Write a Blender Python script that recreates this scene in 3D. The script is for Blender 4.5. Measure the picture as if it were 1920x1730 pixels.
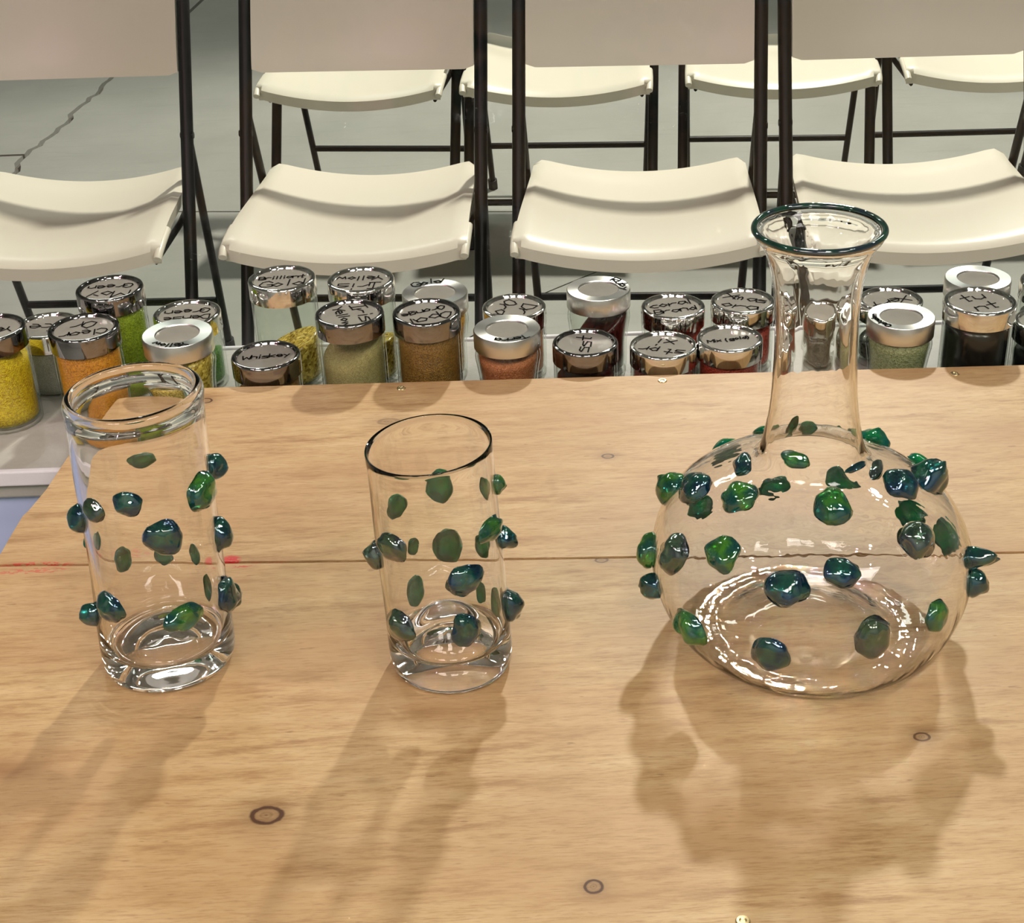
import bpy, bmesh, math, random
from mathutils import Vector, Matrix, noise

for o in list(bpy.data.objects):
    bpy.data.objects.remove(o, do_unlink=True)
scene = bpy.context.scene
COL = scene.collection
R = math.radians

# ------------------------------------------------------------------ camera
FPX, PITCH, ROLL, CAMH = 2900.0, R(29.5), R(2.5), 1.52
CF = Vector((0, math.cos(PITCH), -math.sin(PITCH)))
_u0 = Vector((0, math.sin(PITCH), math.cos(PITCH)))
CR = Vector((1, 0, 0)) * math.cos(ROLL) - _u0 * math.sin(ROLL)
CU = Vector((1, 0, 0)) * math.sin(ROLL) + _u0 * math.cos(ROLL)
CO = Vector((0, 0, CAMH))
cam = bpy.data.cameras.new('camera')
cam.sensor_width = 36
cam.lens = 36 * FPX / 1920
cam.clip_start = .02
camo = bpy.data.objects.new('camera', cam)
COL.objects.link(camo)
camo.matrix_world = Matrix(((CR.x, CU.x, -CF.x, CO.x), (CR.y, CU.y, -CF.y, CO.y), (CR.z, CU.z, -CF.z, CO.z), (0, 0, 0, 1)))
scene.camera = camo

# ------------------------------------------------------------------ world, lamps, exposure
w = bpy.data.worlds.new('world')
scene.world = w
w.use_nodes = True
w.node_tree.nodes['Background'].inputs[0].default_value = (.8, .82, .8, 1)
w.node_tree.nodes['Background'].inputs[1].default_value = .25
scene.view_settings.view_transform = 'Standard'
scene.view_settings.look = 'None'
scene.view_settings.gamma = 1
scene.view_settings.use_curve_mapping = False
scene.view_settings.exposure = -0.12
scene.cycles.use_denoising = True
scene.cycles.use_adaptive_sampling = True
scene.cycles.adaptive_threshold = .08
scene.cycles.adaptive_min_samples = 16
scene.cycles.max_bounces = 32
scene.cycles.transmission_bounces = 32
scene.cycles.transparent_max_bounces = 32
scene.cycles.glossy_bounces = 5
scene.cycles.diffuse_bounces = 2
scene.cycles.sample_clamp_indirect = 0


def aim(o, target):
    d = Vector(target) - o.location
    o.rotation_euler = d.to_track_quat('-Z', 'Y').to_euler()


def spot(name, loc, target, power, color, size, blend=.5, radius=.05, caustics=False):
    l = bpy.data.lights.new(name, 'SPOT')
    l.energy = power
    l.color = color
    l.spot_size = R(size)
    l.spot_blend = blend
    l.shadow_soft_size = radius
    l.cycles.is_caustics_light = caustics
    o = bpy.data.objects.new(name, l)
    COL.objects.link(o)
    o.location = loc
    aim(o, target)


def panel(name, loc, sx, sy, power, color=(1, .96, .9), target=None):
    l = bpy.data.lights.new(name, 'AREA')
    l.shape = 'RECTANGLE'
    l.size, l.size_y = sx, sy
    l.energy = power
    l.color = color
    o = bpy.data.objects.new(name, l)
    COL.objects.link(o)
    o.location = loc
    if target:
        aim(o, target)


# track spots over the audience: the key that throws the shadows towards the camera
spot('key_spot', (1.0, 5.0, 3.95), (.15, 2.4, .5), 720, (1, .95, .84), 110, .5, .11, True)
# rose-coloured spot over the bench, from the left behind the camera
spot('rose_spot', (-2.2, -.8, 3.3), (-.75, 2.9, .6), 105, (1, .46, .58), 66, .8, .08)
# small track spots over the bench
for _i, (_x, _y, _z) in enumerate(((-.9, 3.2, 3.5), (2.3, 2.6, 3.5), (.5, -.4, 3.2), (-1.7, .6, 3.2), (1.5, .4, 3.2))):
    spot('track_spot', (_x, _y, _z), (.0, 1.0, .9), 36, (1, .95, .9), 46, .6, .05)
# ceiling panels
panel('bench_panel_left', (-1.5, -1.5, 3.3), 1.0, 1.0, 46, (1, .90, .81))
panel('bench_panel_middle', (.2, -1.7, 3.3), 1.0, .8, 37, (1, .92, .84))
panel('bench_panel_right', (1.8, -1.3, 3.3), 1.0, 1.0, 40, (1, .94, .87))
panel('audience_panel_left', (-1.6, 5.6, 3.9), 1.2, .6, 34, (.93, 1, .92))
panel('audience_panel_right', (2.4, 5.6, 3.9), 1.2, .6, 34, (.93, 1, .92))


# ------------------------------------------------------------------ pixel -> place helpers (measured on the photograph)
def ray(x, y):
    return CF + CR * ((x - 960) / FPX) - CU * ((y - 865) / FPX)


def onz(x, y, z):
    d = ray(x, y)
    return CO + d * ((z - CO.z) / d.z)


def ony(x, y, Y):
    d = ray(x, y)
    return CO + d * ((Y - CO.y) / d.y)


def depth(P):
    return (P - CO).dot(CF)


# ------------------------------------------------------------------ object helpers
def tag(o, label=None, cat=None, group=None, kind=None):
    if label: o['label'] = label
    if cat: o['category'] = cat
    if group: o['group'] = group
    if kind: o['kind'] = kind
    return o


def thing(name, label, cat, loc=(0, 0, 0), rz=0, group=None):
    o = bpy.data.objects.new(name, None)
    o.empty_display_size = .05
    COL.objects.link(o)
    o.location = loc
    o.rotation_euler = (0, 0, rz)
    return tag(o, label, cat, group)


def link(name, me, mat, parent=None, loc=None):
    o = bpy.data.objects.new(name, me)
    COL.objects.link(o)
    if mat and not me.materials:
        me.materials.append(mat)
    if parent: o.parent = parent
    if loc: o.location = loc
    return o


def mesh(name, verts, faces, smooth=False):
    me = bpy.data.meshes.new(name)
    me.from_pydata([tuple(v) for v in verts], [], faces)
    if smooth:
        me.polygons.foreach_set('use_smooth', [True] * len(faces))
    me.update()
    return me


def from_bm(name, bm, smooth=False):
    me = bpy.data.meshes.new(name)
    bmesh.ops.recalc_face_normals(bm, faces=bm.faces)
    bm.to_mesh(me)
    bm.free()
    if smooth:
        me.polygons.foreach_set('use_smooth', [True] * len(me.polygons))
    return me


def box(name, x0, x1, y0, y1, z0, z1, bev=0.0, seg=2):
    bm = bmesh.new()
    bmesh.ops.create_cube(bm, size=1)
    for v in bm.verts:
        v.co = Vector((x0 + (v.co.x + .5) * (x1 - x0), y0 + (v.co.y + .5) * (y1 - y0), z0 + (v.co.z + .5) * (z1 - z0)))
    if bev:
        bmesh.ops.bevel(bm, geom=bm.edges[:], offset=bev, segments=seg, affect='EDGES', profile=.5)
    return from_bm(name, bm)


def prism(name, poly, z0, z1, bev=0.0):
    bm = bmesh.new()
    vs = [bm.verts.new((p[0], p[1], z1)) for p in poly]
    f = bm.faces.new(vs)
    if f.normal.z < 0:
        f.normal_flip()
    r = bmesh.ops.extrude_face_region(bm, geom=[f])
    for v in [g for g in r['geom'] if isinstance(g, bmesh.types.BMVert)]:
        v.co.z = z0
    bmesh.ops.recalc_face_normals(bm, faces=bm.faces)
    if bev:
        es = [e for e in bm.edges if all(abs(v.co.z - z1) < 1e-6 for v in e.verts)]
        bmesh.ops.bevel(bm, geom=es, offset=bev, segments=2, affect='EDGES')
    return from_bm(name, bm)


def smooth_profile(pts, sub):
    out = []
    n = len(pts)
    for i in range(n - 1):
        p0, p1, p2, p3 = pts[max(i - 1, 0)], pts[i], pts[i + 1], pts[min(i + 2, n - 1)]
        for k in range(sub):
            t = k / sub
            q = []
            for a, b, c, d in zip(p0, p1, p2, p3):
                q.append(.5 * (2 * b + (c - a) * t + (2 * a - 5 * b + 4 * c - d) * t * t + (3 * b - a - 3 * c + d) * t ** 3))
            q[0] = max(q[0], 0)
            out.append(tuple(q))
    out.append(pts[-1])
    return out


def lathe(name, prof, seg=48, deform=None, smooth=True, sharp=None):
    """profile of (r, z), outside from the bottom centre up, then down the inside; r = 0 closes at a pole"""
    vs, fs, rings = [], [], []
    for r, z in prof:
        if r < 1e-6:
            rings.append([len(vs)])
            vs.append(Vector((0, 0, z)))
        else:
            rings.append(list(range(len(vs), len(vs) + seg)))
            for k in range(seg):
                a = 2 * math.pi * k / seg
                vs.append(Vector((r * math.cos(a), r * math.sin(a), z)))
    for A, B in zip(rings, rings[1:]):
        if len(A) == 1 and len(B) == 1:
            continue
        for k in range(seg):
            k2 = (k + 1) % seg
            if len(A) == 1:
                fs.append((A[0], B[k2], B[k]))
            elif len(B) == 1:
                fs.append((A[k], A[k2], B[0]))
            else:
                fs.append((A[k], A[k2], B[k2], B[k]))
    if deform:
        vs = [deform(v) for v in vs]
    me = mesh(name, vs, fs, smooth)
    if sharp and smooth:
        try:
            me.set_sharp_from_angle(angle=R(sharp))
        except Exception:
            pass
    return me


def tube(name, pts, rad, seg=12, flat=1.0, side=None):
    """tube along a polyline; flat < 1 squeezes the cross-section along 'side'"""
    pts = [Vector(p) for p in pts]
    vs, fs = [], []
    n = len(pts)
    for i, p in enumerate(pts):
        t = (pts[min(i + 1, n - 1)] - pts[max(i - 1, 0)]).normalized()
        a = Vector(side) if side else (Vector((0, 0, 1)) if abs(t.z) < .9 else Vector((0, 1, 0)))
        a = (a - t * a.dot(t)).normalized()
        b = t.cross(a)
        for k in range(seg):
            ang = 2 * math.pi * k / seg
            vs.append(p + a * (rad * flat * math.cos(ang)) + b * (rad * math.sin(ang)))
    for i in range(n - 1):
        for k in range(seg):
            k2 = (k + 1) % seg
            fs.append((i * seg + k, i * seg + k2, (i + 1) * seg + k2, (i + 1) * seg + k))
    fs.append(tuple(range(seg))[::-1])
    fs.append(tuple(range((n - 1) * seg, n * seg)))
    me = mesh(name, vs, fs, True)
    try:
        me.set_sharp_from_angle(angle=R(50))
    except Exception:
        pass
    return me


# ------------------------------------------------------------------ materials
class NT:
    def __init__(self, name):
        self.m = bpy.data.materials.new(name)
        self.m.use_nodes = True
        self.t = self.m.node_tree
        self.t.nodes.clear()
        self.out = self.n('ShaderNodeOutputMaterial')

    def n(self, typ, **kw):
        nd = self.t.nodes.new(typ)
        for k, v in kw.items():
            if k.startswith('i_'):
                key = k[2:]
                key = int(key) if key.isdigit() else key.replace('_', ' ')
                self.put(nd.inputs[key], v)
            else:
                setattr(nd, k, v)
        return nd

    def put(self, sock, v):
        if isinstance(v, bpy.types.NodeSocket):
            self.t.links.new(v, sock)
        elif isinstance(v, bpy.types.Node):
            self.t.links.new(v.outputs[0], sock)
        elif isinstance(v, (tuple, list)) and len(v) == 3 and len(sock.default_value) == 4:
            sock.default_value = (*v, 1)
        else:
            sock.default_value = v

    def ramp(self, fac, stops):
        nd = self.n('ShaderNodeValToRGB')
        el = nd.color_ramp.elements
        while len(el) > 1:
            el.remove(el[-1])
        for i, (p, c) in enumerate(stops):
            e = el[0] if i == 0 else el.new(p)
            e.position = p
            e.color = (*c, 1) if isinstance(c, (tuple, list)) else (c, c, c, 1)
        self.put(nd.inputs[0], fac)
        return nd.outputs[0]

    def mix(self, fac, a, b, mode='MIX'):
        nd = self.n('ShaderNodeMix', data_type='RGBA', blend_type=mode)
        self.put(nd.inputs[0], fac)
        self.put(nd.inputs[6], a)
        self.put(nd.inputs[7], b)
        return nd.outputs[2]

    def math(self, op, a, b=None, clamp=False):
        nd = self.n('ShaderNodeMath', operation=op, use_clamp=clamp)
        self.put(nd.inputs[0], a)
        if b is not None: self.put(nd.inputs[1], b)
        return nd.outputs[0]

    def coord(self, scale=(1, 1, 1), loc=(0, 0, 0), kind='Object', rot=(0, 0, 0)):
        c = self.n('ShaderNodeTexCoord')
        mp = self.n('ShaderNodeMapping')
        mp.inputs['Scale'].default_value = scale
        mp.inputs['Location'].default_value = loc
        mp.inputs['Rotation'].default_value = rot
        self.put(mp.inputs[0], c.outputs[kind])
        return mp.outputs[0]

    def noise(self, vec, scale, detail=3, rough=.5, out=0):
        nd = self.n('ShaderNodeTexNoise')
        self.put(nd.inputs['Vector'], vec)
        nd.inputs['Scale'].default_value = scale
        nd.inputs['Detail'].default_value = detail
        nd.inputs['Roughness'].default_value = rough
        return nd.outputs[out]

    def bump(self, h, strength=.2, dist=.001):
        nd = self.n('ShaderNodeBump')
        nd.inputs['Strength'].default_value = strength
        nd.inputs['Distance'].default_value = dist
        self.put(nd.inputs['Height'], h)
        return nd.outputs[0]

    def bsdf(self, **kw):
        b = self.n('ShaderNodeBsdfPrincipled')
        for k, v in kw.items():
            self.put(b.inputs[k.replace('_', ' ')], v)
        return b

    def done(self, sh):
        self.put(self.out.inputs[0], sh if not isinstance(sh, bpy.types.Node) else sh.outputs[0])
        return self.m


def simple(name, color, rough=.5, metal=0, var=.06, scale=20, bump=.05, **kw):
    t = NT(name)
    v = t.coord()
    nz = t.noise(v, scale, 4)
    c = t.mix(nz, tuple(x * (1 - var) for x in color), tuple(min(1, x * (1 + var)) for x in color))
    b = t.bsdf(Base_Color=c, Roughness=rough, Metallic=metal, **kw)
    if bump:
        t.put(b.inputs['Normal'], t.bump(nz, bump, .002))
    return t.done(b)


def clear_glass(name, tint=(1, 1, 1), wav=.03, ior=1.43):
    t = NT(name)
    v = t.coord((1, 1, .35))
    g = t.n('ShaderNodeBsdfGlass')
    g.inputs['Color'].default_value = (*tint, 1)
    g.inputs['IOR'].default_value = ior
    g.inputs['Roughness'].default_value = 0
    t.put(g.inputs['Normal'], t.bump(t.noise(v, 55, 2), wav, .004))
    return t.done(g)


def thin_glass(name, tint=(.97, .985, .97), ior=1.45, dirt=0.0):
    t = NT(name)
    tr = t.n('ShaderNodeBsdfTransparent')
    tr.inputs[0].default_value = (*tint, 1)
    gl = t.n('ShaderNodeBsdfGlossy')
    gl.inputs['Roughness'].default_value = .015
    lw = t.n('ShaderNodeLayerWeight')
    lw.inputs['Blend'].default_value = .5
    f0 = ((ior - 1) / (ior + 1)) ** 2
    p5 = t.math('POWER', lw.outputs['Facing'], 5)
    fr = t.math('ADD', t.math('MULTIPLY', p5, 1 - f0), f0)
    ms = t.n('ShaderNodeMixShader')
    t.put(ms.inputs[0], fr)
    t.put(ms.inputs[1], tr)
    t.put(ms.inputs[2], gl)
    return t.done(ms)


def bead_glass(name, dark, green, blue, trans=.4, metal=.0, coat=1.0, ior=1.7):
    t = NT(name)
    v = t.coord()
    n1 = t.noise(v, 120, 3)
    n2 = t.noise(t.coord(loc=(3, 1, 2)), 70, 2)
    c = t.mix(t.ramp(n1, [(.35, 0.0), (.6, 1.0)]), dark, green)
    c = t.mix(t.ramp(n2, [(.45, 0.0), (.62, 1.0)]), c, blue)
    b = t.bsdf(Base_Color=c, Roughness=.025, IOR=ior, Transmission_Weight=trans, Metallic=t.math('MULTIPLY', t.ramp(n2, [(.4, 0.0), (.6, 1.0)]), metal), Coat_Weight=coat, Coat_Roughness=.01)
    t.put(b.inputs['Normal'], t.bump(n2, .14, .005))
    return t.done(b)


M_GLASS = clear_glass('clear_blown_glass')
M_GLASS2 = clear_glass('clear_blown_glass_rippled', wav=.10, ior=1.38)
M_JAR = thin_glass('jar_glass', (.96, .98, .96), 1.4)
M_PANE = thin_glass('window_glass', (.985, .99, .985), 1.27)
M_BEAD = [bead_glass('teal_bead_glass', (.010, .09, .11), (.018, .25, .16), (.012, .085, .20), .8, .5),
          bead_glass('green_bead_glass', (.002, .13, .07), (.012, .36, .09), (.002, .20, .15), .6, 0, .1, 1.48),
          bead_glass('smoky_bead_glass', (.05, .15, .10), (.17, .33, .17), (.15, .19, .23), .85, .5),
          bead_glass('leaf_bead_glass', (.015, .22, .05), (.12, .50, .04), (.015, .20, .19), .78, .25)]
M_LIP = bead_glass('dark_green_lip_glass', (.004, .02, .016), (.01, .09, .05), (.02, .04, .06))
M_BLACK = simple('black_powder_coat', (.007, .007, .007), .36, 0, .2, 40, .03, Specular_IOR_Level=.22)
M_RUBBER = simple('black_rubber', (.02, .02, .02), .7)
M_PLASTIC = simple('cream_chair_plastic', (.84, .80, .66), .34, 0, .03, 220, .05)
M_INK = simple('black_marker_ink', (.008, .007, .006), .8, 0, .2, 80, 0, Specular_IOR_Level=.05)
M_BRASS = simple('brass_screw_metal', (.75, .6, .32), .3, 1, .1, 60, .02)
M_BLUE = simple('pale_blue_paint', (.48, .58, .85), .6, 0, .05, 30, .1)
M_WHITE = simple('white_edging', (.78, .78, .80), .5, 0, .06, 60, .1)
M_WALL = simple('grey_wall_paint', (.52, .52, .49), .8, 0, .05, 6, .05)
M_CEIL = simple('grey_ceiling_paint', (.40, .40, .38), .9, 0, .05, 6, .05)


def chrome_mat(name, c):
    t = NT(name)
    return t.done(t.bsdf(Base_Color=c, Metallic=1.0, Roughness=.07))


def brushed_mat():
    t = NT('brushed_steel_lid')
    tg = t.n('ShaderNodeTangent', direction_type='RADIAL', axis='Z')
    b = t.bsdf(Base_Color=(.74, .74, .70), Metallic=1.0, Roughness=.28, Anisotropic=.75)
    t.put(b.inputs['Tangent'], tg)
    nz = t.noise(t.coord((1, 1, 60)), 30, 2)
    t.put(b.inputs['Normal'], t.bump(nz, .05, .001))
    return t.done(b)


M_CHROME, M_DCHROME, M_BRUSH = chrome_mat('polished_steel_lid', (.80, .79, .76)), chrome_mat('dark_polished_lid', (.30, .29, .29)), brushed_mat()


def window_mat():
    t = NT('lid_window_plastic')
    nz = t.noise(t.coord(), 60, 3)
    c = t.mix(nz, (.30, .29, .25), (.40, .39, .33))
    return t.done(t.bsdf(Base_Color=c, Roughness=.12, Alpha=.72))


M_WIN = window_mat()


def frit_mat(name, c1, c2, grain=820, chips=False, rough=.45):
    t = NT(name)
    v = t.coord()
    vo = t.n('ShaderNodeTexVoronoi')
    t.put(vo.inputs['Vector'], v)
    vo.inputs['Scale'].default_value = grain
    big = t.noise(v, 40, 3)
    f = t.mix(.35, t.math('MULTIPLY', vo.outputs['Color'], 1.0), big)
    c = t.mix(t.ramp(f, [(.25, 0.0), (.75, 1.0)]), tuple(x * .8 for x in c1), tuple(min(1, x * 1.12) for x in c2))
    b = t.bsdf(Base_Color=c, Roughness=.22 if chips else rough, IOR=1.5)
    bn = t.bump(vo.outputs['Distance'] if not chips else vo.outputs['Color'], 1.0 if chips else .6, .004 if chips else .0015)
    t.put(b.inputs['Normal'], bn)
    return t.done(b)


def concrete_mat(name, a, b2, scale=3.0, warm=None):
    t = NT(name)
    v = t.coord()
    n1 = t.noise(v, scale, 8, .6)
    n2 = t.noise(v, scale * 30, 4, .6)
    c = t.mix(t.ramp(n1, [(.3, 0.0), (.7, 1.0)]), a, b2)
    c = t.mix(t.math('MULTIPLY', n2, .35), c, tuple(x * .72 for x in a))
    st = t.noise(t.coord((1.2, 9, 1)), 4, 5, .6)
    c = t.mix(t.ramp(st, [(.55, 0.0), (.75, .35)]), c, tuple(x * .75 for x in a))
    bs = t.bsdf(Base_Color=c, Roughness=.5)
    t.put(bs.inputs['Normal'], t.bump(n2, .12, .003))
    return t.done(bs)


M_FLOOR = concrete_mat('polished_concrete', (.37, .375, .335), (.45, .455, .41))
M_JOINT = simple('dark_floor_joint', (.15, .13, .11), .9)
M_COUNTER = concrete_mat('grey_stained_counter', (.42, .42, .37), (.55, .55, .50), 6)

TZ = .88      # work table top
LZ = .835     # jar counter top


def wood_mat(name, shift, knots, marks):
    t = NT(name)
    v = t.coord((1, 1, 1), shift)
    warp = t.noise(t.coord((2.2, 7, 1), shift), 1.6, 3, .5)
    g1 = t.noise(t.coord((3.5, 22, 1), shift), 4, 8, .7)
    g2 = t.noise(t.coord((16, 170, 1), shift), 5, 4, .6)
    blot = t.noise(t.coord((1.5, 3.0, 1), shift), 3.2, 4, .55)
    c = t.ramp(g1, [(.33, (.32, .175, .07)), (.46, (.50, .33, .15)), (.62, (.575, .40, .205)), (.8, (.635, .465, .255))])
    c = t.mix(t.ramp(blot, [(.40, 0.0), (.66, .75)]), c, (.43, .255, .115))
    c = t.mix(t.ramp(g2, [(.50, 0.0), (.68, .62)]), c, (.33, .18, .075))
    c = t.mix(t.ramp(warp, [(.55, 0.0), (.63, .22), (.68, 0.0)]), c, (.40, .22, .09))
    # dark flecks
    fl = t.noise(t.coord((26, 95, 1), shift), 2.2, 2, .5)
    c = t.mix(t.ramp(fl, [(.70, 0.0), (.76, .55)]), c, (.22, .11, .045))
    geo = t.n('ShaderNodeTexCoord').outputs['Object']
    wob = t.noise(t.coord((30, 30, 1)), 3, 3, .6, 1)
    for (kx, ky, rx, ry, st) in knots:
        s = t.n('ShaderNodeVectorMath', operation='SUBTRACT')
        t.put(s.inputs[0], geo)
        s.inputs[1].default_value = (kx, ky, TZ)
        m = t.n('ShaderNodeVectorMath', operation='MULTIPLY')
        t.put(m.inputs[0], s)
        m.inputs[1].default_value = (1 / rx, 1 / ry, 0)
        a = t.n('ShaderNodeVectorMath', operation='ADD')
        t.put(a.inputs[0], m)
        sc = t.n('ShaderNodeVectorMath', operation='SCALE')
        t.put(sc.inputs[0], wob)
        sc.inputs['Scale'].default_value = .35
        t.put(a.inputs[1], sc)
        sb = t.n('ShaderNodeVectorMath', operation='SUBTRACT')
        t.put(sb.inputs[0], a)
        sb.inputs[1].default_value = (.175, .175, .175)
        ln = t.n('ShaderNodeVectorMath', operation='LENGTH')
        t.put(ln.inputs[0], sb)
        d = t.math('MULTIPLY', ln.outputs['Value'], .25)
        if st > 0:
            c = t.mix(t.ramp(d, [(0, .8), (.04, .35), (.08, .55), (.12, .35), (.17, .5), (.195, 1.0 * st), (.24, 1.0 * st), (.275, .30 * st), (.45, .14), (.9, 0.0)]), c, (.075, .028, .009))
        else:
            c = t.mix(t.ramp(d, [(0, .7 * -st), (.15, .45 * -st), (.5, 0.0)]), c, (.20, .085, .025))
    for (mx, my, hx, hy, thr, dens, colr) in marks:
        s = t.n('ShaderNodeVectorMath', operation='SUBTRACT')
        t.put(s.inputs[0], geo)
        s.inputs[1].default_value = (mx, my, TZ)
        m = t.n('ShaderNodeVectorMath', operation='MULTIPLY')
        t.put(m.inputs[0], s)
        m.inputs[1].default_value = (1 / hx, 1 / hy, 0)
        ln = t.n('ShaderNodeVectorMath', operation='LENGTH')
        t.put(ln.inputs[0], m)
        inside = t.ramp(ln.outputs['Value'], [(0, 1.0), (.7, .8), (1.0, 0.0)])
        nz = t.noise(t.coord((60, 160, 1)), 3, 3, .6)
        f = t.math('MULTIPLY', inside, t.ramp(nz, [(thr, 0.0), (thr + .06, 1.0)]))
        c = t.mix(t.math('MULTIPLY', f, dens), c, colr)
    b = t.bsdf(Base_Color=c, Roughness=.48)
    b.inputs['Specular IOR Level'].default_value = .3
    t.put(b.inputs['Normal'], t.bump(g2, .06, .002))
    return t.done(b)


# ------------------------------------------------------------------ the setting
fl = link('floor', box('floor', -5, 5, -3, 9, -.10, -.016), M_JOINT)
tag(fl, 'grey concrete floor slabs with a jagged crack', None, kind='structure')


def wpx(*pts):
    return [onz(x, y, 0).xy for x, y in pts]


rnd = random.Random(4)


def jag(pts, n, amp):
    out = []
    for a, b in zip(pts, pts[1:]):
        a, b = Vector(a), Vector(b)
        nrm = Vector((-(b - a).y, (b - a).x)).normalized()
        for k in range(n):
            out.append(a.lerp(b, k / n) + nrm * (rnd.uniform(-amp, amp) if k else 0))
    out.append(Vector(pts[-1]))
    return out


crack = jag([(-1.66, 4.21)] + [tuple(p) for p in wpx((20, 330), (50, 290))], 5, .012)
crack2 = jag([tuple(p) for p in wpx((50, 290), (110, 240), (165, 190), (205, 150))] + [(-1.30, 6.5), (-1.05, 9)], 6, .014)
lj = jag([(-5, 4.93), tuple(wpx((50, 290))[0])], 14, .008)
dg0, dg1 = Vector((.097, 3.52)), Vector((.34, 3.736))
dd = (dg1 - dg0) / (dg1 - dg0).x
dj_top = dg1 + dd * ((4.06 - dg1.y) / dd.y)
dj_bot = dg0 + dd * ((-3 - dg0.y) / dd.y)
jl = lambda x: 4.21 - (x + .86) * .125          # the long joint across the hall


def shrink(poly, d):
    """polygon drawn in by d on every side"""
    P = [Vector((p[0], p[1])) for p in poly]
    n = len(P)
    if sum(P[i].x * P[(i + 1) % n].y - P[(i + 1) % n].x * P[i].y for i in range(n)) < 0:
        P.reverse()
    out = []
    for i in range(n):
        e0 = (P[i] - P[i - 1]).normalized()
        e1 = (P[(i + 1) % n] - P[i]).normalized()
        m = Vector((-e0.y - e1.y, e0.x + e1.x))
        m = m.normalized() if m.length > 1e-6 else Vector((-e0.y, e0.x))
        k = max(.35, m.dot(Vector((-e0.y, e0.x))))
        out.append(P[i] + m * (d / k))
    return out


crack[0].y = jl(crack[0].x)
slabs = [
    lj + crack2[1:] + [Vector((-5, 9))],
    [Vector((-5, jl(-5)))] + crack + [p for p in lj[::-1]][1:],
    crack + crack2[1:] + [Vector((5, 9)), Vector((5, jl(5)))],
    [Vector((-5, jl(-5))), Vector((-5, -3)), Vector((max(dj_bot.x, -4.9), -3)), dg0, dg1, Vector((.66, jl(.66)))],
    [Vector((.66, jl(.66))), dg1, dg0, Vector((max(dj_bot.x, -4.9), -3)), Vector((5, -3)), Vector((5, jl(5)))],
]
for i, poly in enumerate(slabs):
    gap = .018 if i < 3 else .005
    so = link('slab', prism('slab', shrink(poly, gap * .5), -.016, 0), M_FLOOR, fl)
for nm, a in (('wall_back', (-5, 5, 9, 9.1, -.1, 4.3)), ('wall_left', (-5.1, -5, -3, 9, -.1, 4.3)),
              ('wall_right', (5, 5.1, -3, 9, -.1, 4.3)), ('wall_front', (-5, 5, -3.1, -3, -.1, 4.3))):
    tag(link(nm, box(nm, *a), M_WALL), kind='structure')
tag(link('ceiling', box('ceiling', -5, 5, -3, 9, 4.2, 4.3), M_CEIL), kind='structure')

# --- counter that carries the jars
yaw = -.018
cnt = thing('jar_counter', 'grey counter with white edging that carries the row of colour jars', 'counter', (0, 1.248, 0), yaw)
link('countertop', box('countertop', -1.6, 1.4, -.020, .222, LZ - .03, LZ, .002), M_COUNTER, cnt)
link('edging', box('edging', -1.6, 1.4, -.027, -.020, LZ - .014, LZ + .0012, .0015), M_WHITE, cnt)
link('rear_edging', box('rear_edging', -1.6, 1.4, .222, .227, LZ - .03, LZ + .002, .001), M_WHITE, cnt)
link('front_panel', box('front_panel', -1.6, 1.4, -.012, .008, 0, LZ - .03), M_BLUE, cnt)
pane = link('window_1', box('window_1', -1.6, 1.4, .229, .237, LZ - .03, 2.7), M_PANE)
pane.location = (0, 1.248, 0)
pane.rotation_euler = (0, 0, yaw)
tag(pane, 'clear glass partition behind the jar counter', None, kind='structure')
low = link('wall_partition', box('wall_partition', -1.6, 1.4, .228, .238, 0, LZ - .032), M_WALL)
low.location = (0, 1.248, 0)
low.rotation_euler = (0, 0, yaw)
tag(low, kind='structure')

# --- work table
tb = thing('work_table', 'pale plywood work table with knots and a long seam', 'table', (0, 0, 0))
TP = lambda x, y: tuple(onz(x, y, TZ).xy)
c_bl = TP(213, 731)
c_br = (c_bl[0] + 1.25, c_bl[1] - 1.25 * .0355)
seam_l, seam_r = (-.402, 1.004), (c_bl[0] + 1.25, .932)
sm = lambda x: seam_l[1] + (x - seam_l[0]) * (seam_r[1] - seam_l[1]) / (seam_r[0] - seam_l[0])
edge = [c_bl, (-.3735, 1.26), TP(130, 850), (-.389, 1.12), TP(52, 957), TP(42, 966), (-.4, 1.05)]
rr = random.Random(2)
seam = []
for k in range(41):
    x = seam_l[0] + (seam_r[0] - seam_l[0]) * k / 40
    seam.append((x, sm(x) + rr.uniform(-.0004, .0004)))
gap = .0007


def kn(px, py, wpx_, hpx, st):
    P = onz(px, py, TZ)
    s = FPX / depth(P)
    return (P.x, P.y, wpx_ / 2 / s, hpx / 2 / s / .58, st)


far_kn = [kn(1140, 855, 24, 11, .9), kn(728, 790, 42, 15, .55), kn(386, 751, 26, 12, 1), kn(1036, 905, 14, 34, -.3), kn(1500, 930, 60, 12, -.5),
          kn(1828, 914, 40, 8, -.4), kn(70, 968, 30, 14, -.6)]
near_kn = [kn(500, 1528, 62, 29, 1), kn(1113, 1662, 36, 21, 1), kn(1728, 1381, 32, 15, .9), kn(1128, 1050, 26, 10, .9), kn(8, 1445, 90, 24, -.9),
           kn(1350, 1277, 60, 14, -.9), kn(1305, 1613, 40, 10, -.6), kn(1846, 1350, 24, 6, -.8), kn(1900, 1015, 60, 20, -.35), kn(698, 1463, 40, 8, -.5)]


def mk(px, py, wpx_, hpx, thr, dens, c):
    P = onz(px, py, TZ)
    s = FPX / depth(P)
    return (P.x, P.y, wpx_ / 2 / s, hpx / 2 / s / .58, thr, dens, c)


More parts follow.
